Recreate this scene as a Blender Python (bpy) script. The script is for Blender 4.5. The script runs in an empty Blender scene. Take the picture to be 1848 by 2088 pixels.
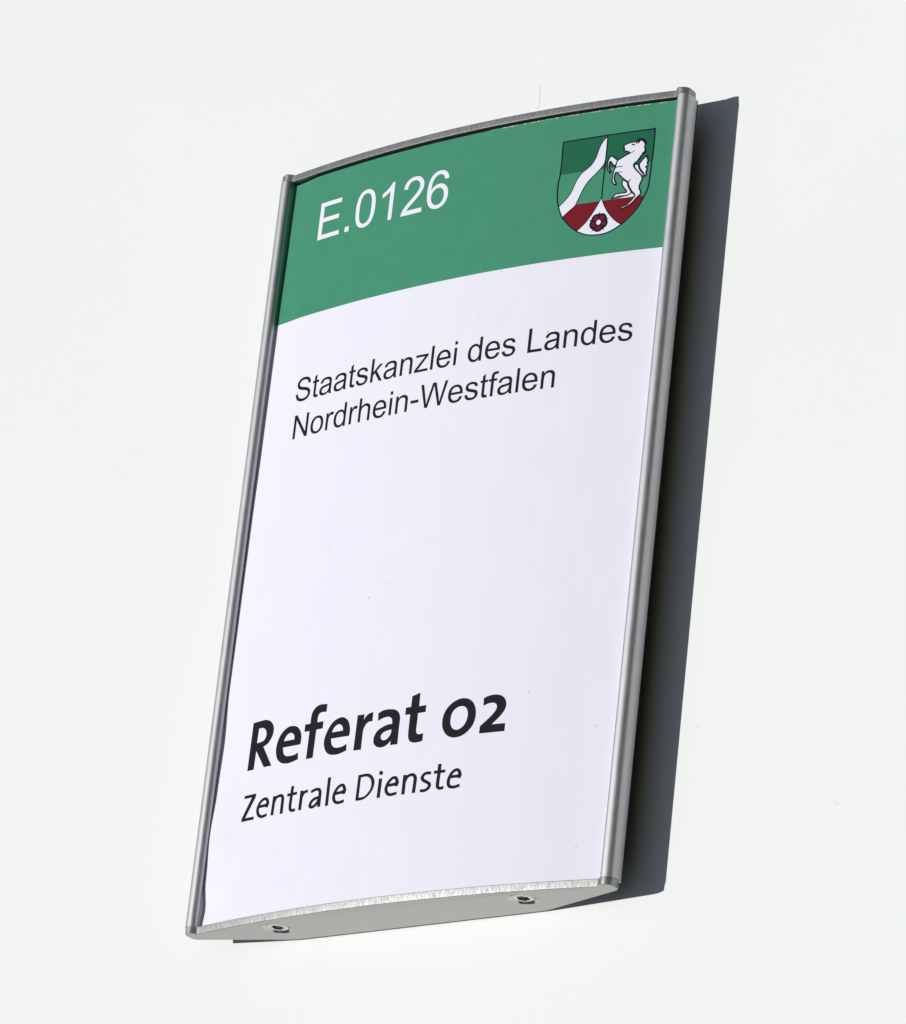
import bpy, bmesh, math, random
from mathutils import Vector, Matrix
from mathutils.geometry import tessellate_polygon

MM = 0.001
random.seed(7)
scene = bpy.context.scene

# ------------------------------------------------------------------ camera
# the plate lies in the XY plane: X across the sign, Y up along it, Z out of the panel
cam_data = bpy.data.cameras.new("camera")
cam = bpy.data.objects.new("camera", cam_data)
scene.collection.objects.link(cam)
right = Vector((0.80506244, 0.10442588, -0.58392611))
up = Vector((0.13864146, 0.92399483, 0.35638756))
back = Vector((0.57676079, -0.36787061, 0.72939578))
rot = Matrix((right, up, back)).transposed().to_4x4()
STAND = 1.0                                   # mm of mounting tape under the sign
# the panel leans: turned about the sign's long axis, so its right-hand side faces down
LEAN = math.radians(62.0)
G = Matrix.Translation((0, 0, 1.0)) @ Matrix.Rotation(LEAN, 4, 'Y')
cam.matrix_world = G @ Matrix.Translation(Vector((907.115, -451.042, 1153.739 + STAND)) * MM) @ rot
cam_data.sensor_fit = 'HORIZONTAL'
cam_data.sensor_width = 36.0
cam_data.lens = 10743.06 / 1848.0 * 36.0
cam_data.clip_start = 0.05
cam_data.clip_end = 200.0
scene.camera = cam

# ------------------------------------------------------------------ sky, sun, exposure
to_sun = (G.to_3x3() @ Vector((-0.52, -0.155, 1.0))).normalized()
SUN_EL = math.asin(to_sun.z)
world = bpy.data.worlds.new("World")
scene.world = world
world.use_nodes = True
wn = world.node_tree
sky = wn.nodes.new("ShaderNodeTexSky")
sky.sky_type = 'NISHITA'
sky.sun_disc = False
sky.air_density = 1.2
sky.dust_density = 1.0
sky.ozone_density = 1.0
sky.sun_elevation = SUN_EL
sky.sun_rotation = math.atan2(to_sun.x, to_sun.y)
bg = wn.nodes["Background"]
bg.inputs["Strength"].default_value = 0.05
wn.links.new(sky.outputs[0], bg.inputs["Color"])
sun_data = bpy.data.lights.new("sun", 'SUN')
sun_data.energy = 5.0
sun_data.angle = math.radians(0.53)
sun_data.color = (1.0, 0.985, 0.96)
sun = bpy.data.objects.new("sun", sun_data)
sun.rotation_mode = 'QUATERNION'
sun.rotation_quaternion = to_sun.to_track_quat('Z', 'Y')
sun.location = to_sun * 3
scene.collection.objects.link(sun)
vs = scene.view_settings
vs.view_transform = 'Standard'
vs.look = 'None'
vs.exposure = -0.51
vs.gamma = 1.0
vs.use_curve_mapping = False

# ------------------------------------------------------------------ materials
def material(name, color, rough=0.5, metal=0.0, spec=0.5):
    m = bpy.data.materials.new(name)
    m.use_nodes = True
    p = m.node_tree.nodes["Principled BSDF"]
    p.inputs["Base Color"].default_value = (*color, 1)
    p.inputs["Roughness"].default_value = rough
    p.inputs["Metallic"].default_value = metal
    p.inputs["Specular IOR Level"].default_value = spec
    return m

def nodes_of(m):
    t = m.node_tree
    return t, t.nodes["Principled BSDF"]

def noise(t, scale, stretch=(1, 1, 1), detail=4.0, rough=0.55):
    tc = t.nodes.new("ShaderNodeTexCoord")
    mp = t.nodes.new("ShaderNodeMapping")
    mp.inputs["Scale"].default_value = stretch
    n = t.nodes.new("ShaderNodeTexNoise")
    n.inputs["Scale"].default_value = scale
    n.inputs["Detail"].default_value = detail
    n.inputs["Roughness"].default_value = rough
    t.links.new(tc.outputs["Object"], mp.inputs["Vector"])
    t.links.new(mp.outputs[0], n.inputs["Vector"])
    return n.outputs["Fac"]

def ramp(t, fac, stops):
    r = t.nodes.new("ShaderNodeValToRGB")
    el = r.color_ramp.elements
    while len(el) < len(stops):
        el.new(0.5)
    for e, (pos, c) in zip(el, stops):
        e.position = pos
        e.color = (*c, 1) if isinstance(c, tuple) else (c, c, c, 1)
    t.links.new(fac, r.inputs["Fac"])
    return r.outputs["Color"]

def bump(t, p, height, strength, dist):
    b = t.nodes.new("ShaderNodeBump")
    b.inputs["Strength"].default_value = strength
    b.inputs["Distance"].default_value = dist
    t.links.new(height, b.inputs["Height"])
    t.links.new(b.outputs[0], p.inputs["Normal"])

def tinted(name, color, amount, scale, rough=0.5, metal=0.0, spec=0.5, stretch=(1, 1, 1)):
    m = material(name, color, rough, metal, spec)
    t, p = nodes_of(m)
    lo = tuple(c * (1 - amount) for c in color)
    hi = tuple(min(1, c * (1 + amount)) for c in color)
    t.links.new(ramp(t, noise(t, scale, stretch), [(0.3, lo), (0.7, hi)]), p.inputs["Base Color"])
    return m

M_PANEL = tinted("white_lacquer", (0.805, 0.82, 0.808), 0.006, 9.0, 0.55, 0, 0.25)
M_PAPER = tinted("printed_paper", (0.775, 0.766, 0.865), 0.010, 160.0, 0.7, 0, 0.25, (1, .4, 1))
t, p = nodes_of(M_PAPER)
base_link = p.inputs["Base Color"].links[0].from_socket
speck = ramp(t, noise(t, 420, (1, 1, 1), 2, 0.5), [(0.755, 0.0), (0.80, 1.0)])
mix = t.nodes.new("ShaderNodeMix")
mix.data_type = 'RGBA'
t.links.new(speck, mix.inputs[0])
t.links.new(base_link, mix.inputs[6])
mix.inputs[7].default_value = (0.50, 0.49, 0.55, 1)
t.links.new(mix.outputs[2], p.inputs["Base Color"])
bump(t, p, noise(t, 1800, (1, 1, 1), 3), 0.05, 0.0001)
M_GREEN = tinted("green_ink", (0.054, 0.258, 0.155), 0.035, 220.0, 0.7, 0, 0.15)
M_DARKGREEN = tinted("dark_green_ink", (0.013, 0.125, 0.062), 0.05, 300.0, 0.7, 0, 0.12)
M_RED = tinted("red_ink", (0.175, 0.007, 0.014), 0.05, 300.0, 0.7, 0, 0.12)
M_WHITEINK = material("unprinted_white", (0.775, 0.768, 0.86), 0.65, 0, 0.25)
M_BLACK = tinted("black_toner", (0.011, 0.011, 0.015), 0.15, 400.0, 0.7, 0, 0.12)
M_NAVY = material("dark_outline_ink", (0.006, 0.008, 0.026), 0.7, 0, 0.12)
M_GAPSHADE = material("gap_shade_black", (0.008, 0.009, 0.009), 0.6, 0, 0.2)  # shade of the gap above the paper, put into the colour
M_TAPE = material("gap_shade_foam", (0.012, 0.010, 0.009), 0.9, 0, 0.1)  # black stands for shade in the gap under the sign
M_SCRATCH = material("grey_lint", (0.62, 0.64, 0.63), 0.9, 0, 0.1)

# satin anodised aluminium
M_ALU = material("satin_aluminium", (0.53, 0.535, 0.545), 0.56, 1.0)
t, p = nodes_of(M_ALU)
t.links.new(ramp(t, noise(t, 900, (1, 0.25, 1)), [(0.3, 0.51), (0.7, 0.61)]), p.inputs["Roughness"])
bump(t, p, noise(t, 2500, (1, 0.3, 1), 3), 0.12, 0.0001)

M_CAPFACE = material("cap_aluminium", (0.42, 0.43, 0.40), 0.42, 1.0)
t, p = nodes_of(M_CAPFACE)
bump(t, p, noise(t, 3500, (1, 1, 1), 3), 0.10, 0.0001)

# sawn edge of the caps: streaks across the thickness
M_SAWN = material("sawn_aluminium", (0.6, 0.6, 0.6), 0.4, 1.0)
t, p = nodes_of(M_SAWN)
streak = noise(t, 6000, (1, 0.10, 0.25), 3, 0.6)
t.links.new(ramp(t, streak, [(0.34, 0.23), (0.5, 0.33), (0.66, 0.46)]), p.inputs["Base Color"])
t.links.new(ramp(t, noise(t, 3900, (1, 0.15, 0.3), 3), [(0.3, 0.50), (0.7, 0.64)]), p.inputs["Roughness"])
bump(t, p, streak, 0.14, 0.00010)

M_BODY = material("shadow_dark_body", (0.012, 0.012, 0.014), 0.55, 0, 0.3)  # near black so no bounce lightens the cast shadow
M_STEEL = material("bright_screw_steel", (0.55, 0.54, 0.51), 0.2, 1.0)
# broken glint along the sheet's top edge, painted into the colour
M_GLINT = material("painted_glint", (0.5, 0.6, 0.45), 0.35, 0, 0.6)
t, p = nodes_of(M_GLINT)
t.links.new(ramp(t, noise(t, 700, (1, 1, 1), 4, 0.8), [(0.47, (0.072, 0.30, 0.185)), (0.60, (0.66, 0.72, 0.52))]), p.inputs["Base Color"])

# ------------------------------------------------------------------ helpers
def link(name, bm, mats, parent=None, smooth=None):
    me = bpy.data.meshes.new(name)
    bm.normal_update()
    bm.to_mesh(me)
    bm.free()
    for m in (mats if isinstance(mats, (list, tuple)) else [mats]):
        me.materials.append(m)
    if smooth is not None:
        me.polygons.foreach_set("use_smooth", [True] * len(me.polygons))
        try:
            me.set_sharp_from_angle(angle=math.radians(smooth))
        except Exception:
            pass
    o = bpy.data.objects.new(name, me)
    scene.collection.objects.link(o)
    if parent is not None:
        o.parent = parent
    return o

def box(bm, lo, hi):
    v = [bm.verts.new((x * MM, y * MM, z * MM)) for x in (lo[0], hi[0]) for y in (lo[1], hi[1]) for z in (lo[2], hi[2])]
    for f in ((0, 1, 3, 2), (4, 6, 7, 5), (0, 4, 5, 1), (2, 3, 7, 6), (0, 2, 6, 4), (1, 5, 7, 3)):
        bm.faces.new([v[i] for i in f])

def catmull(pts, closed, n=7):
    """pts: (u, v, corner). Smooth runs are Catmull-Rom, corners break the tangent."""
    out = []
    N = len(pts)
    segs = N if closed else N - 1
    for i in range(segs):
        a, b = pts[i], pts[(i + 1) % N]
        pa = pts[(i - 1) % N] if (closed or i > 0) else a
        pb = pts[(i + 2) % N] if (closed or i + 2 < N) else b
        m0 = (b[0] - a[0], b[1] - a[1]) if a[2] else ((b[0] - pa[0]) / 2, (b[1] - pa[1]) / 2)
        m1 = (b[0] - a[0], b[1] - a[1]) if b[2] else ((pb[0] - a[0]) / 2, (pb[1] - a[1]) / 2)
        steps = 1 if (a[2] and b[2]) else n
        for k in range(steps):
            s = k / steps
            h00 = 2 * s**3 - 3 * s**2 + 1
            h10 = s**3 - 2 * s**2 + s
            h01 = -2 * s**3 + 3 * s**2
            h11 = s**3 - s**2
            out.append((h00 * a[0] + h10 * m0[0] + h01 * b[0] + h11 * m1[0],
                        h00 * a[1] + h10 * m0[1] + h01 * b[1] + h11 * m1[1]))
    if not closed:
        out.append((pts[-1][0], pts[-1][1]))
    return out

def parse(s):
    r = []
    for tok in s.split():
        c = tok.endswith('*')
        a, b = tok.rstrip('*').split(',')
        r.append((float(a), float(b), c))
    return r

def ribbon(pts, w, closed=False, thin=0.0):
    """closed outline polygon(s) of a stroke of width w along pts"""
    n = len(pts)
    L, R = [], []
    for i in range(n):
        p0 = pts[(i - 1) % n] if (closed or i > 0) else pts[i]
        p1 = pts[(i + 1) % n] if (closed or i < n - 1) else pts[i]
        d = Vector((p1[0] - p0[0], p1[1] - p0[1]))
        if d.length < 1e-9:
            d = Vector((1, 0))
        d.normalize()
        k = 1.0
        if (closed or 0 < i < n - 1):
            e = Vector((p1[0] - pts[i][0], p1[1] - pts[i][1]))
            if e.length > 1e-9:
                k = 1 / max(0.55, d.dot(e.normalized()))
        h = w / 2 * (1 - thin * abs(d.x)) * k
        L.append((pts[i][0] - d.y * h, pts[i][1] + d.x * h))
        R.append((pts[i][0] + d.y * h, pts[i][1] - d.x * h))
    return L, R

# ------------------------------------------------------------------ the sign's own cross-section (mm)
ARC_A, ARC_Y, ARC_S = 75.51, 13.487, 7.137
def arc(x):
    return ARC_Y + ARC_S * (1 - (x / ARC_A) ** 2)

KAPPA = 2 * ARC_S / ARC_A ** 2
def arclen(x):
    q = KAPPA * x
    return 0.5 * (x * math.sqrt(1 + q * q) + math.asinh(q) / KAPPA)
def x_of(u):
    x = u
    for _ in range(6):
        x -= (arclen(x) - u) / math.sqrt(1 + (KAPPA * x) ** 2)
    return x

WAVE = [(0, 1.75), (3, 1.75), (8, 2.1), (17, 1.15), (31, 0.6), (45, 1.2), (61, 1.5), (77, 0.95), (100, 1.05), (127, 1.15),
        (160, 1.4), (200, 1.5), (227, 1.75), (250, 1.9)]
def wave(v):
    for (a, fa), (b, fb) in zip(WAVE, WAVE[1:]):
        if v <= b:
            s = max(0, (v - a) / (b - a))
            s = s * s * (3 - 2 * s)
            return fa + (fb - fa) * s
    return WAVE[-1][1]
def paper_point(u, v, lift=0.0):
    x = x_of(u)
    w = min(1, max(0, (-u - 61) / 10.5))
    w = w * w * (3 - 2 * w)
    rec = 1.1 * (1 - w) + wave(v) * w
    ripple = 0.007 * math.sin(0.85 * u + 2.2 * math.sin(0.021 * v)) + 0.022 * math.sin(0.27 * u + 1.2 * math.sin(0.017 * v + 0.9))
    return Vector((x, v, arc(x) - rec + ripple + lift + STAND)) * MM

Z0, Z1, CAP = 0.0, 250.0, 2.3

def cap_outline():
    half = []                                     # right half, from the middle of the arc round to the back
    n = 36
    for i in range(1, n + 1):
        x = 71.6 * i / n
        half.append((x, arc(x)))
    half += [(72.3, 14.08), (72.7, 14.22), (73.1, 14.55)]
    for a in range(110, -1, -11):
        half.append((74.75 + 2.3 * math.cos(math.radians(a)), 13.05 + 2.3 * math.sin(math.radians(a))))
    half += [(77.05, 11.6), (76.95, 10.6), (76.6, 9.85), (75.9, 9.25), (74.6, 8.75)]
    half += [(50.2, 1.42), (48.2, 0.83), (46.6, 0.40), (45.2, 0.12), (43.8, 0.0)]
    left = [(-x, y) for x, y in reversed(half)]
    return half + left + [(0.0, arc(0))]

# ------------------------------------------------------------------ the white panel under / behind the sign
bm = bmesh.new()
box(bm, (-900, -900, -19), (900, 900, 0))
bmesh.ops.bevel(bm, geom=bm.edges[:], offset=1.5 * MM, segments=2, affect='EDGES')
panel = link("white_panel", bm, M_PANEL)
panel["kind"] = "structure"
panel.matrix_world = G
panel["label"] = "smooth white lacquered panel behind the sign"

def fibre(pts, r):
    bm = bmesh.new()
    L, R = ribbon(pts, r * 2)
    vl = [bm.verts.new((a * MM, b * MM, 0.04 * MM)) for a, b in L]
    vr = [bm.verts.new((a * MM, b * MM, 0.04 * MM)) for a, b in R]
    for i in range(len(pts) - 1):
        bm.faces.new((vl[i], vr[i], vr[i + 1], vl[i + 1]))
    return bm
for pts in [[(139.49, 22.91), (139.72, 22.2), (140.53, 21.8), (141.91, 21.57)], [(87.05, 51.36), (87.97, 51.09)], [(89.96, 50.84), (90.77, 50.82), (91.63, 51.11)], [(9.39, 271.38), (9.57, 267.56), (9.65, 265.02), (9.54, 262.86)]]:
    link("scratch", fibre(pts, 0.09), M_SCRATCH, panel)

# ------------------------------------------------------------------ the sign
sign = bpy.data.objects.new("door_sign", None)
scene.collection.objects.link(sign)
sign.matrix_world = G
sign["label"] = "curved aluminium door sign with green header, crest and printed paper insert"
sign["category"] = "sign"

def extrude(section, y0, y1, inset=0.0):
    """closed section (x, height) -> prism along Y with end faces"""
    bm = bmesh.new()
    a = [bm.verts.new((x * MM, y0 * MM, (h + STAND) * MM)) for x, h in section]
    b = [bm.verts.new((x * MM, y1 * MM, (h + STAND) * MM)) for x, h in section]
    n = len(section)
    for i in range(n):
        j = (i + 1) % n
        bm.faces.new((a[i], b[i], b[j], a[j]))
    for loop in (a, b):
        tris = tessellate_polygon([[v.co for v in loop]])
        for tr in tris:
            try:
                bm.faces.new([loop[k] for k in tr])
            except ValueError:
                pass
    bmesh.ops.recalc_face_normals(bm, faces=bm.faces[:])
    return bm

# body behind the insert, coloured near black to deepen the cast shadow
sec = [(x, arc(x) - 3.6) for x in [-72 + 4 * i for i in range(37)]]
sec += [(76.6, 9.0), (76.9, 8.95), (76.8, 8.75), (46.2, 0.42), (44.5, 0.12), (43.0, 0.05)]
sec += [(-43.0, 0.05), (-44.5, 0.12), (-46.2, 0.42), (-76.8, 8.75), (-76.9, 8.95), (-76.6, 9.0)]
link("body", extrude(sec, CAP, Z1 - CAP), M_BODY, sign, 35)

# added black sheet behind the paper, stands in for shade in the top gap
sec = [(x, arc(x) - 2.75) for x in [-73.2 + 3.05 * i for i in range(49)]]
sec += [(x, arc(x) - 3.55) for x in reversed([-73.2 + 3.05 * i for i in range(49)])]
link("gap_shade_sheet", extrude(sec, CAP, Z1 - CAP), M_GAPSHADE, sign, 35)

# side rails: round bead in front, flat flank outside
def rail_section(s):
    r = []
    for a in range(215, 99, -5):              # narrow inner bead
        r.append((74.75 + 1.65 * math.cos(math.radians(a)), 13.75 + 1.65 * math.sin(math.radians(a))))
    for a in range(84, -1, -6):               # wider outer shoulder
        r.append((75.15 + 2.1 * math.cos(math.radians(a)), 13.22 + 2.1 * math.sin(math.radians(a))))
    r += [(77.45, 12.6), (76.95, 9.5), (76.85, 9.2), (76.7, 9.1), (72.4, 9.1), (72.4, 10.4)]
    return [(s * x, h) for x, h in r]
for s in (-1, 1):
    link("side_rail", extrude(rail_section(s), CAP, Z1 - CAP), M_ALU, sign, 40)

# mounting tape under the flat back, widened and blackened to paint the gap's shade
for x in (-22, 22):
    bm = bmesh.new()
    box(bm, (x - 20.5, 0.7, 0), (x + 20.5, 249.3, STAND + 0.04))
    link("gap_shade_tape", bm, M_TAPE, sign)

# end caps with a sawn front edge; the bottom one has two countersunk screw holes
SCREWS = [(-44.4, 10.85), (44.4, 10.95)]
def make_cap(y_out, y_in, holes):
    out = cap_outline()
    n = len(out)
    bm = bmesh.new()
    d = 1 if y_in > y_out else -1
    cen = Vector((0, 9.0))
    def ring(y, shrink):
        r = []
        for i in range(n):
            px, ph = out[i]
            q0, q1 = out[i - 1], out[(i + 1) % n]
            t_ = Vector((q1[0] - q0[0], q1[1] - q0[1])).normalized()
            nx, nh = t_.y, -t_.x                 # outward/inward decided below
            if (px - cen.x) * nx + (ph - cen.y) * nh < 0:
                nx, nh = -nx, -nh
            jit = random.uniform(-0.035, 0.035) if 0.05 < shrink < 0.2 else 0
            r.append(bm.verts.new(((px - nx * shrink) * MM, (y + jit) * MM, (ph - nh * shrink + STAND) * MM)))
        return r
    rings = [ring(y_out, 0.24), ring(y_out + d * 0.10, 0.10), ring(y_out + d * 0.30, 0.06), ring(y_in - d * 0.15, -0.08), ring(y_in, 0.02)]
    for a, b in zip(rings, rings[1:]):
        for i in range(n):
            j = (i + 1) % n
            f = bm.faces.new((a[i], a[j], b[j], b[i]))
            f.material_index = 1
    # outer plate with holes
    loops = [rings[0]]
    for hx, hh in holes:
        m = 32
        R0, R1, R2 = 4.4, 3.55, 3.5
        prev = None
        for R_, dep in ((R0, 0.0), (R0 - 0.12, 0.10), (R1, 0.95), (R2, 1.9)):
            c = [bm.verts.new(((hx + R_ * math.cos(2 * math.pi * k / m)) * MM, (y_out + d * dep) * MM,
                               (hh + R_ * math.sin(2 * math.pi * k / m) + STAND) * MM)) for k in range(m)]
            if prev is None:
                loops.append(c)
            else:
                for k in range(m):
                    f = bm.faces.new((prev[k], prev[(k + 1) % m], c[(k + 1) % m], c[k]))
                    f.material_index = 2
            prev = c
        bm.faces.new(prev).material_index = 2
    flat = [v for l in loops for v in l]
    for tr in tessellate_polygon([[Vector((v.co.x, v.co.z, 0)) for v in l] for l in loops]):
        try:
            bm.faces.new([flat[k] for k in tr])
        except ValueError:
            pass
    for tr in tessellate_polygon([[Vector((v.co.x, v.co.z, 0)) for v in rings[-1]]]):
        try:
            bm.faces.new([rings[-1][k] for k in tr])
        except ValueError:
            pass
    bmesh.ops.recalc_face_normals(bm, faces=bm.faces[:])
    return link("end_cap", bm, [M_CAPFACE, M_SAWN, M_STEEL], sign, 30)

bottom_cap = make_cap(Z0, CAP, SCREWS)
top_cap = make_cap(Z1, Z1 - CAP, [])

def make_screw():
    bm = bmesh.new()
    m = 36
    prof = [(3.3, 1.75), (3.3, 0.62), (3.18, 0.38), (2.95, 0.26), (2.5, 0.24)]
    prev = None
    for R_, dep in prof:
        c = [bm.verts.new((R_ * math.cos(2 * math.pi * k / m) * MM, dep * MM, R_ * math.sin(2 * math.pi * k / m) * MM)) for k in range(m)]
        if prev:
            for k in range(m):
                bm.faces.new((prev[k], prev[(k + 1) % m], c[(k + 1) % m], c[k]))
        prev = c
    def hexring(R_, dep):
        r = []
        for k in range(m):
            a = 2 * math.pi * k / m
            q = (a + math.pi / 6) % (math.pi / 3) - math.pi / 6
            rr = R_ * math.cos(math.pi / 6) / math.cos(q)
            r.append(bm.verts.new((rr * math.cos(a) * MM, dep * MM, rr * math.sin(a) * MM)))
        return r
    for R_, dep in ((2.2, 0.24), (2.0, 0.42), (1.95, 1.7)):
        c = hexring(R_, dep)
        for k in range(m):
            bm.faces.new((prev[k], prev[(k + 1) % m], c[(k + 1) % m], c[k]))
        prev = c
    bm.faces.new(prev)
    bmesh.ops.recalc_face_normals(bm, faces=bm.faces[:])
    return bm
for hx, hh in SCREWS:
    o = link("screw", make_screw(), M_STEEL, bottom_cap, 30)
    o.location = Vector((hx, Z0, hh + STAND)) * MM
    o.rotation_euler = (0, random.uniform(0, 1), 0)

# ------------------------------------------------------------------ paper insert
PAPER_U, PAPER_TOP, PAPER_BOT = 73.6, 246.95, 1.2
def sheet(u0, u1, v0, v1, lift, nu, nv):
    bm = bmesh.new()
    g = [[bm.verts.new(paper_point(u0 + (u1 - u0) * i / nu, v0 + (v1 - v0) * j / nv, lift)) for j in range(nv + 1)] for i in range(nu + 1)]
    for i in range(nu):
        for j in range(nv):
            bm.faces.new((g[i][j], g[i + 1][j], g[i + 1][j + 1], g[i][j + 1]))
    return bm
bm = sheet(-PAPER_U, PAPER_U, PAPER_BOT, PAPER_TOP, 0.0, 148, 164)
paper = link("paper_insert", bm, M_PAPER, sign, 60)
paper["label"] = "curved printed paper insert, white with green header"
HEAD_V = 198.75
header = link("header_band", sheet(-PAPER_U, PAPER_U, HEAD_V, PAPER_TOP, 0.03, 148, 32), M_GREEN, paper, 60)
header["label"] = "green header band printed across the top"
link("painted_edge_glint", sheet(8.0, 72.4, PAPER_TOP - 0.22, PAPER_TOP + 0.06, 0.10, 64, 1), M_GLINT, paper, 60)  # thin strip added to carry the painted glint

# ------------------------------------------------------------------ print: flat polygons laid on the curved paper
def lay(bm, tri_loops, lift, mat=0, grid=1.5):
    """fill loops (outer + holes, in u/v mm), cut along u so that they follow the curve, lay on the paper"""
    tmp = bmesh.new()
    verts = []
    for l in tri_loops:
        verts += [tmp.verts.new((a, b, 0)) for a, b in l]
    for tr in tessellate_polygon([[Vector((a, b, 0)) for a, b in l] for l in tri_loops]):
        try:
            tmp.faces.new([verts[k] for k in tr])
        except ValueError:
            pass
    us = [v.co.x for v in tmp.verts]
    u = math.ceil(min(us) / grid) * grid
    while u < max(us):
        bmesh.ops.bisect_plane(tmp, geom=tmp.verts[:] + tmp.edges[:] + tmp.faces[:], plane_co=(u, 0, 0), plane_no=(1, 0, 0), dist=1e-5)
        u += grid
    mp = {v: bm.verts.new(paper_point(v.co.x, v.co.y, lift)) for v in tmp.verts}
    for f in tmp.faces:
        if f.calc_area() < 1e-7:
            continue
        vs_ = [mp[v] for v in f.verts]
        nf = bm.faces.new(vs_ if f.normal.z >= 0 else vs_[::-1])
        nf.material_index = mat
    tmp.free()

def lay_stroke(bm, pts, w, lift, mat=0, closed=False, thin=0.0):
    dense = []
    m_ = len(pts)
    for i in range(m_ if closed else m_ - 1):
        a, b = pts[i], pts[(i + 1) % m_]
        k_ = max(1, int(math.dist(a, b) / 1.2))
        dense += [(a[0] + (b[0] - a[0]) * q / k_, a[1] + (b[1] - a[1]) * q / k_) for q in range(k_)]
    if not closed:
        dense.append(pts[-1])
    pts = dense
    L, R = ribbon(pts, w, closed, thin)
    n = len(pts)
    vl = [bm.verts.new(paper_point(a, b, lift)) for a, b in L]
    vr = [bm.verts.new(paper_point(a, b, lift)) for a, b in R]
    for i in range(n if closed else n - 1):
        j = (i + 1) % n
        f = bm.faces.new((vl[i], vr[i], vr[j], vl[j]))
        f.material_index = mat

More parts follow.
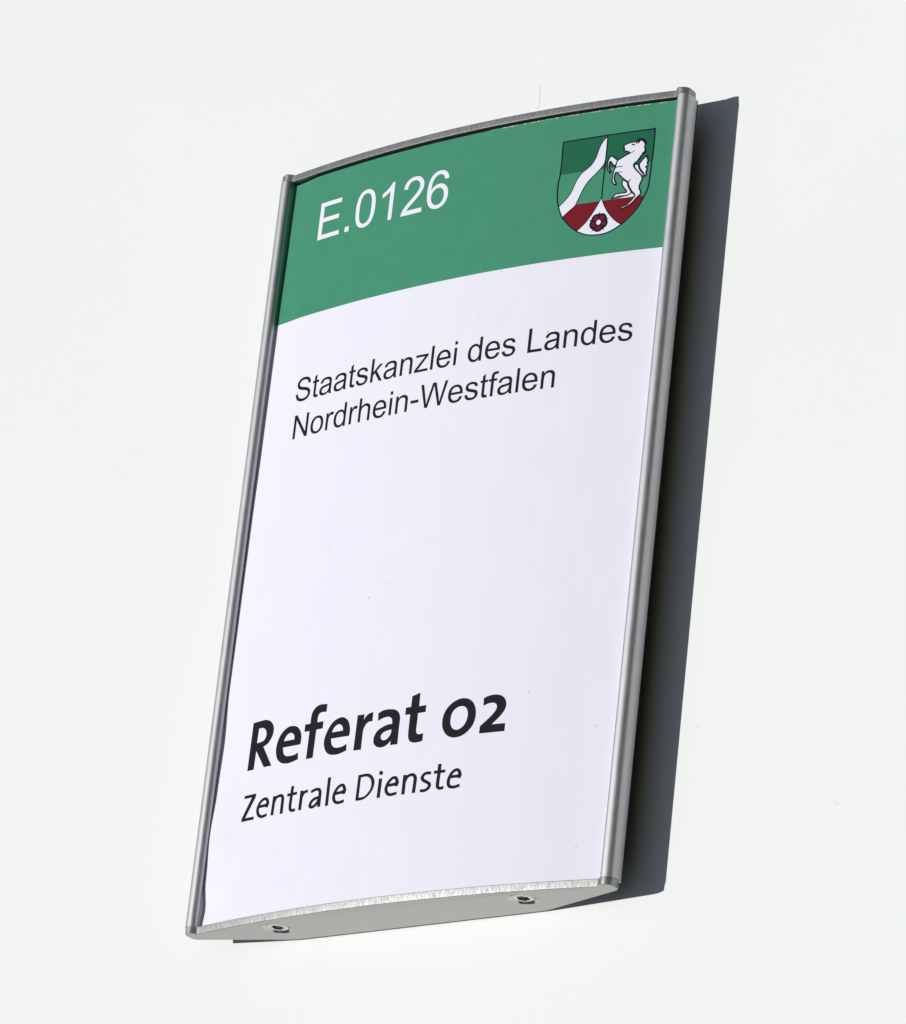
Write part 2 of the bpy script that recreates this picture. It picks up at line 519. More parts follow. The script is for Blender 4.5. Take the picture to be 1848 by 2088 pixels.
# sans-serif outlines, 100 units per em: M/L/Q/H/V, one letter per key
GLYPHS = {
 'E': (66.7, "M7.9 0V71.6H59.7V63.1H17.4V41.2H57V32.8H17.4V8.4H61.3V0Z"),
 '.': (27.8, "M9.1 0V10H19.1V0Z"),
 '0': (55.6, "M4.2 35.3Q4.2 48 6.8 55.7Q9.4 63.5 14.5 67.7Q19.7 71.9 27.5 71.9Q33.3 71.9 37.6 69.5Q41.9 67.2 44.8 62.9Q47.6 58.5 49.2 52.2Q50.8 46 50.8 35.3Q50.8 22.7 48.2 15Q45.7 7.2 40.5 3Q35.4 -1.2 27.5 -1.2Q17.1 -1.2 11.2 6.2Q4.2 15.1 4.2 35.3ZM13.2 35.3Q13.2 17.7 17.3 11.8Q21.4 6 27.5 6Q33.5 6 37.7 11.9Q41.8 17.7 41.8 35.3Q41.8 53 37.7 58.8Q33.5 64.6 27.4 64.6Q21.3 64.6 17.7 59.5Q13.2 52.9 13.2 35.3Z"),
 '1': (55.6, "M37.3 0H28.5V56Q25.3 53 20.1 50Q15 46.9 10.9 45.4V53.9Q18.3 57.4 23.8 62.3Q29.3 67.2 31.6 71.9H37.3Z"),
 '2': (55.6, "M50.3 8.5V0H3Q2.9 3.2 4 6.1Q5.9 10.9 9.8 15.6Q13.8 20.3 21.3 26.5Q33 36 37.1 41.6Q41.2 47.2 41.2 52.2Q41.2 57.4 37.5 61Q33.7 64.6 27.7 64.6Q21.4 64.6 17.6 60.8Q13.8 57 13.7 50.3L4.7 51.2Q5.6 61.3 11.7 66.6Q17.7 71.9 27.9 71.9Q38.2 71.9 44.2 66.2Q50.3 60.5 50.3 52Q50.3 47.7 48.5 43.5Q46.7 39.4 42.7 34.8Q38.6 30.2 29.1 22.2Q21.2 15.6 18.9 13.2Q16.7 10.8 15.2 8.5Z"),
 '6': (55.6, "M49.8 54L41 53.4Q39.8 58.5 37.7 60.9Q34.1 64.7 28.9 64.7Q24.7 64.7 21.5 62.3Q17.4 59.3 15 53.5Q12.6 47.7 12.5 36.9Q15.7 41.8 20.3 44.1Q24.9 46.4 29.9 46.4Q38.7 46.4 44.8 40Q51 33.5 51 23.3Q51 16.5 48.1 10.7Q45.2 4.9 40.1 1.9Q35.1 -1.2 28.6 -1.2Q17.6 -1.2 10.7 6.9Q3.8 14.9 3.8 33.5Q3.8 54.3 11.4 63.7Q18.1 71.9 29.4 71.9Q37.9 71.9 43.3 67.1Q48.7 62.4 49.8 54ZM13.9 23.2Q13.9 18.7 15.8 14.5Q17.7 10.4 21.2 8.2Q24.7 6 28.5 6Q34 6 38 10.5Q42 15 42 22.7Q42 30.1 38.1 34.4Q34.1 38.7 28.1 38.7Q22.2 38.7 18 34.4Q13.9 30.1 13.9 23.2Z"),
 'S': (66.7, "M4.5 23L13.4 23.8Q14.1 18.4 16.4 15Q18.7 11.5 23.6 9.4Q28.5 7.3 34.6 7.3Q40 7.3 44.1 8.9Q48.3 10.5 50.3 13.3Q52.3 16.1 52.3 19.4Q52.3 22.8 50.4 25.3Q48.4 27.8 44 29.6Q41.1 30.7 31.2 33Q21.3 35.4 17.4 37.5Q12.3 40.2 9.7 44.2Q7.2 48.1 7.2 53.1Q7.2 58.5 10.3 63.2Q13.4 67.9 19.3 70.4Q25.2 72.8 32.4 72.8Q40.4 72.8 46.5 70.2Q52.5 67.7 55.8 62.7Q59.1 57.7 59.3 51.4L50.3 50.7Q49.5 57.5 45.3 61Q41.1 64.4 32.8 64.4Q24.2 64.4 20.2 61.3Q16.3 58.1 16.3 53.6Q16.3 49.8 19 47.3Q21.8 44.8 33.3 42.2Q44.8 39.6 49.1 37.6Q55.3 34.7 58.3 30.4Q61.3 26 61.3 20.3Q61.3 14.7 58.1 9.6Q54.8 4.6 48.8 1.6Q42.7 -1.2 35.2 -1.2Q25.6 -1.2 19.1 1.6Q12.6 4.4 8.9 10Q5.2 15.6 4.5 23Z"),
 't': (27.8, "M25.8 7.9L27.1 0.1Q23.3 -0.7 20.4 -0.7Q15.6 -0.7 13 0.8Q10.4 2.3 9.3 4.8Q8.2 7.3 8.2 15.2V45H1.8V51.9H8.2V64.7L16.9 70V51.9H25.8V45H16.9V14.7Q16.9 10.9 17.4 9.9Q17.9 8.8 18.9 8.2Q20 7.5 21.9 7.5Q23.4 7.5 25.8 7.9Z"),
 'a': (55.6, "M40.4 6.4Q35.6 2.3 31 0.5Q26.5 -1.2 21.3 -1.2Q12.8 -1.2 8.2 3Q3.6 7.2 3.6 13.7Q3.6 17.5 5.4 20.6Q7.1 23.8 9.9 25.7Q12.7 27.6 16.2 28.6Q18.8 29.3 24 29.9Q34.7 31.2 39.7 32.9Q39.8 34.7 39.8 35.2Q39.8 40.6 37.3 42.8Q33.9 45.8 27.2 45.8Q21 45.8 18.1 43.6Q15.1 41.4 13.7 35.9L5.1 37.1Q6.3 42.6 9 46Q11.7 49.4 16.7 51.2Q21.8 53 28.5 53Q35.2 53 39.3 51.5Q43.5 49.9 45.4 47.5Q47.4 45.2 48.1 41.6Q48.6 39.3 48.6 33.4V21.7Q48.6 9.4 49.1 6.2Q49.7 2.9 51.4 0H42.2Q40.8 2.7 40.4 6.4ZM39.7 26Q34.9 24.1 25.3 22.7Q19.9 21.9 17.7 21Q15.4 20 14.2 18.1Q13 16.2 13 13.9Q13 10.4 15.6 8.1Q18.3 5.7 23.4 5.7Q28.5 5.7 32.5 7.9Q36.4 10.2 38.3 14Q39.7 17 39.7 22.8Z"),
 's': (50.0, "M3.1 15.5L11.8 16.8Q12.5 11.6 15.8 8.8Q19.2 6.1 25.2 6.1Q31.3 6.1 34.2 8.5Q37.1 11 37.1 14.3Q37.1 17.3 34.5 19Q32.7 20.2 25.5 22Q15.9 24.4 12.1 26.2Q8.4 28 6.5 31.1Q4.5 34.3 4.5 38.1Q4.5 41.6 6.1 44.5Q7.7 47.5 10.5 49.4Q12.5 50.9 16 52Q19.6 53 23.6 53Q29.7 53 34.4 51.3Q39 49.5 41.2 46.5Q43.4 43.5 44.2 38.5L35.6 37.3Q35 41.3 32.2 43.6Q29.4 45.8 24.3 45.8Q18.2 45.8 15.6 43.8Q13 41.8 13 39.1Q13 37.4 14.1 36Q15.2 34.6 17.5 33.7Q18.8 33.2 25.3 31.5Q34.6 29 38.3 27.4Q41.9 25.8 44 22.8Q46.1 19.7 46.1 15.2Q46.1 10.8 43.6 7Q41 3.1 36.2 1Q31.4 -1.2 25.3 -1.2Q15.1 -1.2 9.8 3Q4.5 7.2 3.1 15.5Z"),
 'k': (50.0, "M6.6 0V71.6H15.4V30.8L36.2 51.9H47.6L27.8 32.6L49.6 0H38.8L21.6 26.5L15.4 20.6V0Z"),
 'n': (55.6, "M6.6 0V51.9H14.5V44.5Q20.2 53 31 53Q35.7 53 39.6 51.3Q43.6 49.7 45.5 46.9Q47.5 44.2 48.2 40.4Q48.7 38 48.7 31.9V0H39.9V31.5Q39.9 36.9 38.9 39.6Q37.9 42.2 35.3 43.8Q32.7 45.4 29.2 45.4Q23.5 45.4 19.5 41.9Q15.4 38.3 15.4 28.3V0Z"),
 'z': (50.0, "M2 0V7.1L35 45Q29.3 44.7 25.1 44.7H3.9V51.9H46.3V46L18.2 13.1L12.8 7.1Q18.7 7.6 23.9 7.6H47.9V0Z"),
 'l': (22.2, "M6.4 0V71.6H15.2V0Z"),
 'i': (22.2, "M6.6 61.5V71.6H15.4V61.5Z|M6.6 0V51.9H15.4V0Z"),
 'e': (55.6, "M42.1 16.7L51.2 15.6Q49 7.6 43.2 3.2Q37.4 -1.2 28.3 -1.2Q16.9 -1.2 10.2 5.9Q3.6 12.9 3.6 25.6Q3.6 38.7 10.3 46Q17.1 53 27.8 53Q38.2 53 44.8 46Q51.4 38.9 51.4 26Q51.4 25.3 51.4 23.7H12.7Q13.2 15.1 17.6 10.6Q21.9 6.1 28.4 6.1Q33.3 6.1 36.7 8.6Q40.1 11.1 42.1 16.7ZM13.2 30.9H42.2Q41.6 37.5 38.9 40.7Q34.7 45.8 28 45.8Q21.9 45.8 17.8 41.8Q13.6 37.7 13.2 30.9Z"),
 'd': (55.6, "M40.2 0V6.5Q35.3 -1.2 25.7 -1.2Q19.5 -1.2 14.3 2.3Q9.1 5.7 6.3 11.8Q3.4 17.9 3.4 25.8Q3.4 33.6 6 39.9Q8.6 46.2 13.8 49.6Q19 53 25.3 53Q30 53 33.7 51.1Q37.4 49.1 39.7 45.9V71.6H48.4V0ZM12.5 25.9Q12.5 15.9 16.7 11Q20.9 6.1 26.6 6.1Q32.3 6.1 36.4 10.8Q40.4 15.5 40.4 25.2Q40.4 35.8 36.3 40.8Q32.2 45.8 26.2 45.8Q20.3 45.8 16.4 41Q12.5 36.2 12.5 25.9Z"),
 'L': (55.6, "M7.3 0V71.6H16.8V8.5H52.1V0Z"),
 'N': (72.2, "M7.6 0V71.6H17.3L54.9 15.4V71.6H64V0H54.3L16.7 56.3V0Z"),
 'o': (55.6, "M3.3 25.9Q3.3 40.3 11.3 47.3Q18 53 27.6 53Q38.3 53 45.1 46Q51.9 39 51.9 26.7Q51.9 16.7 48.9 10.9Q45.9 5.2 40.2 2Q34.4 -1.2 27.6 -1.2Q16.7 -1.2 10 5.8Q3.3 12.8 3.3 25.9ZM12.4 25.9Q12.4 16 16.7 11Q21.1 6.1 27.6 6.1Q34.2 6.1 38.5 11Q42.9 16 42.9 26.2Q42.9 35.8 38.5 40.8Q34.1 45.7 27.6 45.7Q21.1 45.7 16.7 40.8Q12.4 35.8 12.4 25.9Z"),
 'r': (33.3, "M6.5 0V51.9H14.4V44Q17.4 49.5 20 51.3Q22.6 53 25.6 53Q30.1 53 34.7 50.2L31.6 42Q28.4 44 25.2 44Q22.3 44 20 42.2Q17.7 40.5 16.8 37.4Q15.3 32.7 15.3 27.2V0Z"),
 'h': (55.6, "M6.6 0V71.6H15.4V45.9Q21.5 53 30.9 53Q36.7 53 40.9 50.8Q45.2 48.5 47 44.5Q48.8 40.5 48.8 32.9V0H40V32.9Q40 39.5 37.2 42.5Q34.3 45.5 29.1 45.5Q25.2 45.5 21.8 43.4Q18.3 41.4 16.8 37.9Q15.4 34.5 15.4 28.4V0Z"),
 '-': (33.3, "M3.2 21.5V30.3H30.2V21.5Z"),
 'W': (94.4, "M20.2 0L1.2 71.6H10.9L21.8 24.7Q23.6 17.3 24.9 10.1Q27.6 21.5 28.1 23.3L41.7 71.6H53.1L63.4 35.4Q67.2 21.9 69 10.1Q70.3 16.9 72.5 25.6L83.7 71.6H93.2L73.6 0H64.5L49.4 54.5Q47.5 61.3 47.1 62.9Q46 58 45 54.5L29.9 0Z"),
 'f': (27.8, "M8.7 0V45H0.9V51.9H8.7V57.4Q8.7 62.6 9.6 65.1Q10.9 68.6 14.1 70.7Q17.2 72.8 22.9 72.8Q26.6 72.8 31 71.9L29.7 64.3Q27 64.8 24.6 64.8Q20.7 64.8 19 63.1Q17.4 61.4 17.4 56.7V51.9H27.5V45H17.4V0Z"),
}
import re
def glyph_loops(path, n=5):
    groups = []
    for part in path.split('|'):
        loops, cur, pos = [], [], (0, 0)
        for cmd, args in re.findall(r'([MLQHVZ])([^MLQHVZ]*)', part):
            a = [float(q) for q in args.split()]
            if cmd == 'M':
                cur = [(a[0], a[1])]; pos = cur[0]
            elif cmd == 'L':
                pos = (a[0], a[1]); cur.append(pos)
            elif cmd == 'H':
                pos = (a[0], pos[1]); cur.append(pos)
            elif cmd == 'V':
                pos = (pos[0], a[0]); cur.append(pos)
            elif cmd == 'Q':
                for k in range(1, n + 1):
                    s = k / n
                    cur.append(((1 - s)**2 * pos[0] + 2 * s * (1 - s) * a[0] + s * s * a[2],
                                (1 - s)**2 * pos[1] + 2 * s * (1 - s) * a[1] + s * s * a[3]))
                pos = (a[2], a[3])
            elif cmd == 'Z':
                if math.dist(cur[0], cur[-1]) < 1e-6:
                    cur.pop()
                loops.append(cur)
        groups.append(loops)
    return groups

def text_line(txt, u0, v0, sx, sy, mat, lift, label):
    bm = bmesh.new()
    pen = 0
    for ch in txt:
        if ch == ' ':
            pen += 27.8
            continue
        adv, path = GLYPHS[ch]
        for loops in glyph_loops(path):
            lay(bm, [[(u0 + (pen + x) * sx / 100, v0 + y * sy / 100) for x, y in l] for l in loops], lift)
        pen += adv
    o = link("lettering", bm, mat, paper)
    o["label"] = label
    return o

text_line("E.0126", -60.2, 224.15, 17.5, 17.75, M_WHITEINK, 0.07, "white room number E.0126 on the green header")
text_line("Staatskanzlei des Landes", -60.2, 169.4, 11.07, 11.03, M_BLACK, 0.04, "black line reading Staatskanzlei des Landes")
text_line("Nordrhein-Westfalen", -59.65, 156.95, 11.06, 11.03, M_BLACK, 0.04, "black line reading Nordrhein-Westfalen")

BOLD = [
  ["-60.09,64.79* -57.5,64.9 -54.69,64.9 -52.6,64.07 -51.42,62.84 -50.82,61.4 -50.91,59.76 -51.62,58.22 -52.79,56.97 -54.49,56.33* -49.91,49.61* -53.17,49.62* -57.38,55.46* -57.55,49.55* -60.28,49.51*",
   "-57.37,62.49* -55.97,62.57 -54.6,61.92 -53.83,60.66 -53.88,59.32 -54.69,58.32 -56.04,58.03 -57.49,57.92*"],
  ["-38.83,54.55* -38.59,55.54 -38.75,57.41 -39.39,58.95 -40.83,60.4 -42.66,61 -44.67,60.91 -46.66,59.79 -48.01,58.05 -48.72,55.69 -48.62,53.41 -47.72,51.32 -46.14,49.94 -44.14,49.32 -41.99,49.3 -39.02,49.91* -39.29,52.12* -40.75,51.57 -43.15,51.53 -44.57,51.95 -45.4,52.9 -45.87,54.62*",
   "-45.82,56.63* -45.25,57.81 -44.31,58.69 -43.13,58.87 -42.1,58.34 -41.56,57.43 -41.55,56.57*"],
  ["-35.64,49.41* -35.58,58.26* -37.62,58.3* -37.67,60.63* -35.56,60.61* -35.58,62.46 -35.21,64.26 -33.97,65.61 -32.23,66.16 -29.54,65.9* -29.6,63.4* -31.06,63.62 -32.31,63.3 -32.8,62.24 -32.81,60.6* -30.34,60.6* -30.31,58.34* -32.85,58.31* -32.99,49.48*"],
  ["-19.37,54.43* -19.3,56.19 -19.78,58.09 -20.76,59.66 -22.42,60.67 -23.95,60.73 -25.89,60.09 -27.46,58.58 -28.65,56.3 -29.13,54.33 -28.92,52.67 -28.09,50.92 -26.63,49.69 -24.77,49.22 -22.49,49.21 -19.83,49.92* -20.02,52.02* -21.56,51.42 -23.56,51.29 -25.02,51.7 -25.92,52.64 -26.46,54.51*",
   "-26.37,56.48* -25.79,57.72 -24.89,58.51 -23.77,58.66 -22.67,58.09 -22.16,57.2 -22.1,56.44*"],
  ["-16.94,60.51* -14.38,60.44* -14.34,58.63* -13.67,59.76 -12.49,60.52 -11.05,60.75* -11.06,57.89* -12.29,57.87 -13.23,57.34 -13.84,56.43 -14.16,55.4 -14.22,53.89 -14.18,49.4* -17.05,49.47*"],
  ["-8.88,57.67* -9.08,60.06* -7.74,60.65 -5.96,60.87 -3.76,60.66 -2.25,60.09 -1.21,59.05 -0.68,57.46 -0.69,55.19 -0.61,49.35* -3.31,49.45* -3.23,50.88* -4.1,50 -5.44,49.26 -7.24,49.18 -8.58,49.73 -9.54,50.69 -9.84,51.94 -9.61,53.13 -8.71,54.53 -7.19,55.4 -5.29,55.99 -3.41,56.1* -3.54,57.06 -3.92,57.87 -4.9,58.42 -5.99,58.47 -7.41,58.24",
   "-3.43,54.32* -5.03,54.14 -6.42,53.71 -7.13,52.96 -7.11,52.2 -6.66,51.54 -5.72,51.27 -4.68,51.59 -3.89,52.4 -3.47,53.26"],
  ["5.75,64.65* 5.87,60.38* 8.4,60.49* 8.38,58.31* 5.72,58.25* 5.74,54.71 5.72,52.9 6.11,51.95 6.85,51.59 8.4,51.76* 8.4,49.39* 7,49.13 5.25,49.18 3.95,49.71 3.19,50.78 2.95,52.17 2.92,54.75 2.9,58.21* 1.07,58.26* 1.09,60.51* 2.94,60.54* 2.94,63.85*"],
  ["21.78,61.1 20.25,61.08 18.46,60.52 16.88,59.49 15.69,58.11 14.96,56.38 14.8,54.59 15.06,52.9 15.86,51.31 17.23,49.96 19.02,49.24 20.89,49.2 22.68,49.69 24.38,50.87 25.69,52.54 26.27,54.58 26.22,56.69 25.64,58.41 24.63,59.79 23.35,60.68",
   "21.06,58.7 19.73,58.5 18.48,57.66 17.78,56.37 17.64,54.58 17.93,53.19 18.66,52.14 19.75,51.57 20.93,51.6 22.19,52.29 23.06,53.41 23.52,54.86 23.51,56.37 23.05,57.62 22.28,58.38"],
  ["28.5,60.3* 29.52,60.8 31.14,61.13 32.79,61.12 34.32,60.7 35.58,59.76 36.26,58.42 36.32,56.91 35.74,55.62 34.74,54.36 33.41,53.14 32.09,51.99* 36.69,51.97* 36.7,49.52* 28.14,49.52* 28.2,51.77* 30.09,53.31 31.59,54.59 32.75,55.9 33.27,57.05 33.08,57.97 32.27,58.57 31.1,58.69 29.96,58.5 28.7,57.95*"],
]
REGULAR_FILL = [
  ["-59.86,41.6* -55.03,41.66* -55.04,40.58* -58.6,34.39* -54.87,34.38* -54.87,33.4* -60.19,33.41* -60.15,34.33* -56.73,40.64* -60.03,40.62*"],
  ["-13.93,41.44* -11.74,41.56 -10.01,41.41 -8.55,40.52 -7.62,39 -7.54,37.58 -8.05,36.03 -9.29,34.58 -10.86,33.67 -12.3,33.44 -14.02,33.49*",
   "-12.87,40.56* -11.37,40.67 -10.12,40.41 -9.15,39.59 -8.66,38.32 -8.75,36.72 -9.66,35.43 -10.98,34.48 -12.91,34.32*"],
  ["-5.52,41.8 -4.95,41.49 -4.65,41.01 -4.94,40.52 -5.33,40.37 -5.87,40.63 -6.18,41.13 -5.93,41.61"],
]
REGULAR_STROKE = [
  "-53.2,37.12* -49.49,37.16* -49.5,38.08 -50.22,39.11 -51.35,39.28 -52.61,38.56 -53.47,37.06 -53.44,35.62 -52.74,34.39 -51.53,33.8 -50.44,33.84 -49.34,34.14",
  "-46.88,39.52* -47.06,33.53*",
  "-46.92,37.28 -46.22,38.8 -44.81,39.31 -43.85,39.16 -43.32,38.37 -43.25,37.14 -43.18,33.42",
  "-39.7,41.6 -39.87,36.84 -39.87,35.22 -39.49,34.15 -38.59,33.81 -37.61,33.98",
  "-41.55,39.02* -37.63,39.1*",
  "-35.69,39.59* -35.7,33.5*",
  "-35.68,37.35 -35.01,38.58 -34.17,39.07 -33.27,39.14",
  "-31.89,38.64 -30.29,39.13 -28.99,39.05 -28.39,38.46 -28.18,37.42 -28.14,33.47",
  "-28.22,36.51 -30.11,36.26 -31.28,35.52 -31.76,34.47 -31.28,33.84 -30.25,33.86 -29.1,34.71 -28.37,35.82",
  "-25.14,42.26* -25.06,33.36*",
  "-22.41,36.74* -18.56,36.94* -18.7,37.86 -19.36,38.96 -20.38,39.09 -21.52,38.34 -22.33,37.03 -22.58,35.65 -22.08,34.47 -21.1,33.84 -19.84,33.78 -18.45,34.1",
  "-5.37,39.33* -5.46,33.38*",
  "-2.75,36.81* 1.02,36.97* 0.91,37.78 0.29,38.86 -0.79,38.98 -1.87,38.21 -2.66,37 -2.88,35.62 -2.31,34.45 -1.28,33.87 -0.1,33.89 1.17,34.11",
  "3.52,39.39* 3.55,33.38*",
  "3.59,37.08 4.32,38.6 5.53,39.16 6.6,39.04 7.28,38.27 7.44,37.05 7.29,33.43",
  "12.84,38.97 11.33,39.13 10.34,38.73 9.88,37.88 10.34,37.04 11.7,36.29 12.58,35.7 12.68,34.89 12.09,34.16 10.99,33.78 9.55,33.87",
  "15.65,41.47 15.66,38.37 15.58,35.39 15.78,34.37 16.57,33.9 17.79,34.07",
  "13.86,39.06* 17.79,39.09*",
  "19.34,37.04* 23.26,37.11* 23,37.94 22.49,38.78 21.56,39.07 20.31,38.3 19.48,36.79 19.32,35.41 19.67,34.38 20.63,33.89 21.98,33.86 23.39,34.22",
]
CREST = {
  "shield": "66.26,238.37* 66.37,234.57 66.33,230.45 66.19,227.16 66.17,224.28 66.01,220.81 65.8,218.78 65,216.62 63.9,214.29 62.68,212.18 60.65,209.97 58.28,207.91 56.05,206.55 54.06,205.74 52.01,205.36 49.71,205.36 47.58,205.64 45.51,206.25 43.15,207.48 40.58,209.54 39.01,211.21 37.64,212.85 36.38,215.52 35.57,217.91 35.25,219.83 35.02,222.76 35.16,225.44 35.38,227.27 35.46,231.42 35.34,235.4 35.31,238.2*",
  "divide": "50.53,238.22* 50.64,234.16 50.64,229.18 50.58,224.85 50.57,220.92 50.65,218.23 50.56,217.63",
  "river": "50.54,237.74* 50.08,237.46 49.33,236.63 48.52,235.29 47.95,233.71 47.5,231.9 46.82,230.34 45.91,229.02 44.54,227.87 42.96,226.75 41.84,225.26 41.14,223.91 40.56,222.34 39.89,220.68 39.06,219.46 37.91,218.18 36.11,216.59* 36.8,214.63 37.7,212.74* 38.83,213.82 40.4,215.03 41.77,216.17 42.37,217.53 43.05,219.09 43.63,220.66 44.33,222 45.24,223.42 46.38,224.6 47.73,225.86 49.06,227.23 50.17,228.62 50.55,230.02 50.56,232.51 50.6,234.58",
  "ente": "50.56,217.63* 51.34,215.67 52.39,213.68 53.62,211.88 55.27,210.03 56.64,208.83 58.09,207.83* 56.05,206.55 54.06,205.74 52.01,205.36 49.71,205.36 47.58,205.64 45.51,206.25 43.16,207.43* 45.67,209.65 47.16,211.51 48.43,213.39 49.49,215.3 50.19,216.65",
  "body": "56.45,233.67 56.91,234.23 58.32,234.67 60.27,234.82* 60.68,234.25* 60.94,235.01* 61.29,234.34* 61.56,235.01* 62.32,235.02 63.15,234.31 63.56,233.51 63.39,232.77 63.69,231.8 63.45,231.01* 62.91,230.62* 62.76,230.06* 62.34,229.74* 62.18,229.27* 61.81,228.9* 61.56,228.31* 60.84,227.87 60.35,227.37 60.43,226.64 60.99,225.75 62.04,224.58 63.07,223.53 63.51,222.65 63.6,221.92 63.23,220.94 62.96,219.94 63.02,218.91 63.53,217.92 63.52,217.1 62.96,216.56 62.3,215.92 61.38,214.84 60.44,214.05 59.25,213.52 58.27,213.09 57.47,212.82* 57.7,213.51 58.5,213.82 59.4,214.12 60.35,214.93 61.08,215.76 61.79,216.9 60.84,218.11 59.9,219.25 59.42,220.38 59.05,221.56 58.26,222.18 57.24,223.03 56.19,224.09 55.27,224.94 54.71,225.32 54.43,225.05 54.29,224.34 54.25,223.32 54.56,222.35 54.98,221.78* 54.99,221.1* 54.39,221.44 53.83,222.14 53.61,222.89 53.66,224.43 53.91,226.05 54.31,227.13 54.45,228.25 54.88,229.27 55.91,229.85 57.29,230.56 58.68,231.2* 58.43,231.55 57.56,231.97 56.6,232.2* 56.75,232.8* 56.45,233.26",
  "foreleg": "54.82,229.27* 53.78,230.2 52.65,231.04 51.85,230.3 51.49,229.06 51.5,227.41 51.84,226.37 52.72,225.38* 52.57,226.23 52.09,227.02 52.03,227.96 52.13,228.98 52.46,229.24 53.19,228.31 54.04,227.37* 54.41,228.25",
  "hindleg": "57.4,222.49 57.07,221.61 57.28,220.66 58.12,219.52 58.83,218.61 58.67,218.22 57.33,218.18 55.46,218.11 54.89,217.67 54.04,216.75* 55.17,216.92 56.59,217.25 58.05,217.16 59.49,217.29 60.26,217.81 60.37,218.31 59.69,219.32 58.98,220.65 58.9,221.38",
  "wedge": "56.65,216.68* 58.49,216.94 60.42,217.79* 61.58,216.93* 60.8,216.57 58.12,216.5",
  "tail_strip": "60.59,227.03* 61.76,227.3* 61.95,226.45 62.49,225.25 63.42,224.1 64.12,223.3* 64.06,222.89* 63.17,223.52 61.79,225.03 60.96,226.06",
  "tail": "64.69,229.82* 63.65,229.02 62.73,227.9 62.28,227.23 62.31,226.41 62.79,225.31 63.72,224.17 64.48,222.8* 64.82,223.42 64.66,224.26* 64.89,225.26 64.46,226.04* 65.04,226.38 64.78,227.34* 64.97,228.14 64.59,228.8*",
  "line1": "54.32,227.07* 56.71,227.12*",
  "line2": "54.81,225.35* 56.7,225.2*",
  "thigh": "59.82,222.43 59.14,221.65 59.11,220.94 59.63,219.95 60.84,218.15 61.78,217.01",
  "mouth": "58.43,231.55 59.28,231.37 60.17,231.8",
  "mane": "60.65,235.19 61.45,235.5 62.6,235.29 63.5,234.52 63.82,233.44",
  "maneback": "63.67,231.81 63.77,230.86 62.92,230.15 62.52,229.58 61.94,228.62",
  "eye": "59.01,234.02* 60.06,233.88*",
  "nostril": "56.38,233.37 56.87,232.99",
  "bandtop": "35.45,227.22* 42.27,227.21*",
  "redtop": "41.96,216.39* 64.9,216.57*",
  "rosec": "50.47,209.42*",
  "rosex": "53.52,209.22*",
  "rosey": "50.27,212.89*",
}

def smooth_loop(s, n=6):
    return catmull(parse(s), True, n)

bm = bmesh.new()
for g in BOLD:
    lay(bm, [smooth_loop(l) for l in g], 0.04)
o = link("lettering", bm, M_BLACK, paper)
o["label"] = "large bold black line reading Referat 02"

bm = bmesh.new()
for g in REGULAR_FILL:
    lay(bm, [smooth_loop(l) for l in g], 0.04)
for i, l in enumerate(REGULAR_STROKE):
    lay_stroke(bm, catmull(parse(l), False, 7), 1.17, 0.05 + 0.012 * (i % 3), thin=0.2)
o = link("lettering", bm, M_BLACK, paper)
o["label"] = "small black line reading Zentrale Dienste"

# ---- coat of arms
bm = bmesh.new()
MATS = [M_WHITEINK, M_DARKGREEN, M_RED, M_NAVY, M_GREEN]
W, DG, RD, NV, GR = range(5)
C = {k: parse(v) for k, v in CREST.items()}
shield = catmull(C["shield"], True, 6)
vband = 0.5 * (C["bandtop"][0][1] + C["bandtop"][1][1])
vred = 0.5 * (C["redtop"][0][1] + C["redtop"][1][1])
def clip(poly, v, keep_above):
    out = []
    n = len(poly)
    for i in range(n):
        a, b = poly[i], poly[(i + 1) % n]
        ia = (a[1] >= v) == keep_above
        ib = (b[1] >= v) == keep_above
        if ia:
            out.append(a)
        if ia != ib:
            s = (v - a[1]) / (b[1] - a[1])
            out.append((a[0] + s * (b[0] - a[0]), v))
    return out
lay(bm, [clip(shield, vband, True)], 0.06, DG)
lay(bm, [clip(shield, vred, False)], 0.06, RD)
fine, mid, bold_ = 0.24, 0.28, 0.34
def fill(key, lift, outline=mid, mat=W):
    loop = catmull(C[key], True, 6)
    lay(bm, [loop], lift, mat)
    if outline:
        lay_stroke(bm, loop, outline, lift + 0.015, NV, closed=True)
fill("river", 0.08, 0.28)
fill("ente", 0.08, 0.28)
lay_stroke(bm, catmull(C["divide"], False, 6), 0.38, 0.11, NV)
lay_stroke(bm, shield, 0.40, 0.125, NV, closed=True)
fill("hindleg", 0.085, 0.42)
fill("wedge", 0.095, 0)
fill("foreleg", 0.105, 0.44)
fill("tail_strip", 0.095, 0.3)
fill("tail", 0.105, 0.44)
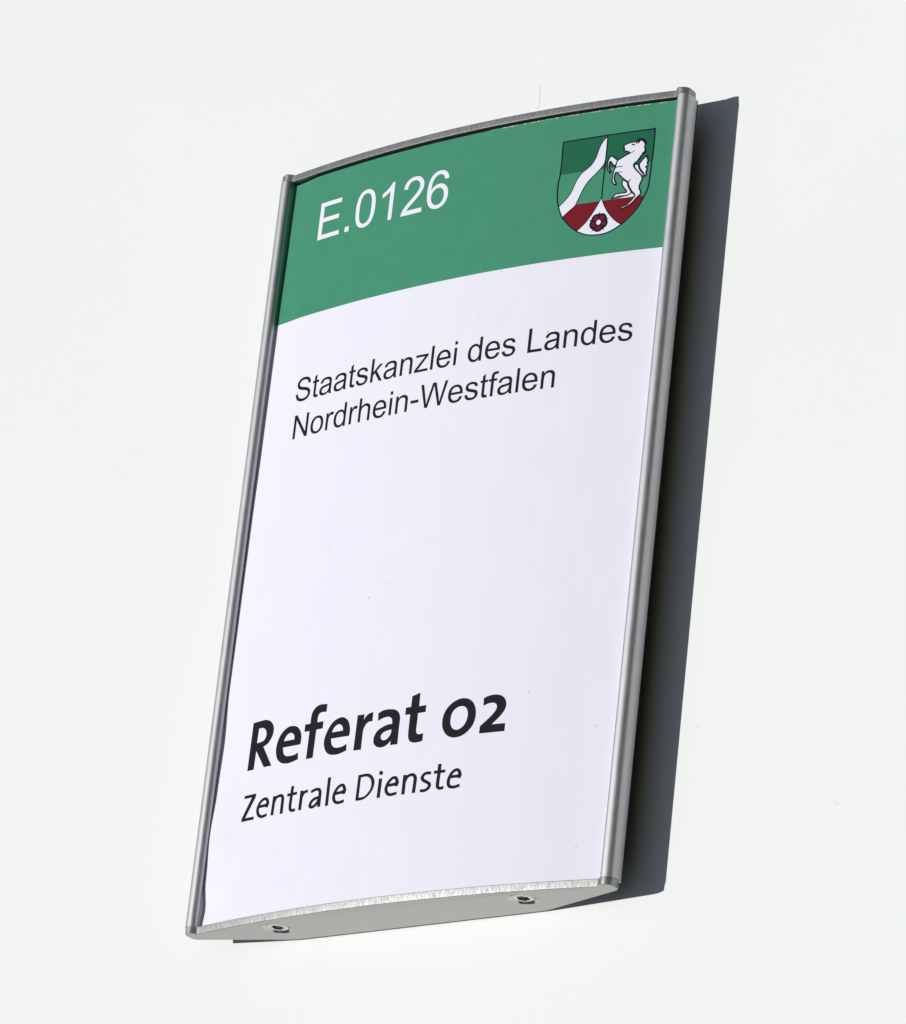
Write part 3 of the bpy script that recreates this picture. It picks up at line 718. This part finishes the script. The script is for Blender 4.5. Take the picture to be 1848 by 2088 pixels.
fill("body", 0.12, 0.42)
for k, w in (("line1", .26), ("line2", .26), ("thigh", .3), ("mouth", .2), ("mane", .55), ("maneback", .42), ("eye", .45), ("nostril", .45)):
    lay_stroke(bm, catmull(C[k], False, 6), w, 0.15, NV)
# rose: dark scalloped ring, five red petals, white eye
cu, cv = C["rosec"][0][:2]
cv += 0.0
def blob(r0, amp, lobes, phase, n=80):
    return [(cu + (r0 + amp * abs(math.cos(lobes / 2 * (t_ - phase)))) * math.cos(t_), cv + (r0 + amp * abs(math.cos(lobes / 2 * (t_ - phase)))) * math.sin(t_)) for t_ in [2 * math.pi * k / n for k in range(n)]]
lay(bm, [blob(2.75, 0.42, 5, math.pi / 2 + math.pi / 5)], 0.11, NV)
for k in range(5):
    a0 = math.pi / 2 + 2 * math.pi * k / 5
    tip, b1, b2 = 3.55, a0 - 0.16, a0 + 0.16
    lay(bm, [[(cu + 2.5 * math.cos(b1), cv + 2.5 * math.sin(b1)), (cu + tip * math.cos(a0), cv + tip * math.sin(a0)), (cu + 2.5 * math.cos(b2), cv + 2.5 * math.sin(b2))]], 0.10, NV)
for k in range(5):
    a0 = math.pi / 2 + math.pi / 5 + 2 * math.pi * k / 5
    px, py = cu + 1.72 * math.cos(a0), cv + 1.72 * math.sin(a0)
    pet = []
    for j in range(20):
        q = 2 * math.pi * j / 20
        lx, ly = 0.84 * math.cos(q), 0.78 * math.sin(q)
        pet.append((px + lx * math.cos(a0) - ly * math.sin(a0), py + lx * math.sin(a0) + ly * math.cos(a0)))
    lay(bm, [pet], 0.125, RD)
lay(bm, [[(cu + 1.12 * math.cos(2 * math.pi * j / 24), cv + 1.2 * math.sin(2 * math.pi * j / 24)) for j in range(24)]], 0.14, NV)
lay(bm, [[(cu + 0.74 * math.cos(2 * math.pi * j / 24), cv + 0.82 * math.sin(2 * math.pi * j / 24)) for j in range(24)]], 0.155, W)
o = link("coat_of_arms", bm, MATS, paper)
o["label"] = "shield crest with white river, rearing horse and red rose"
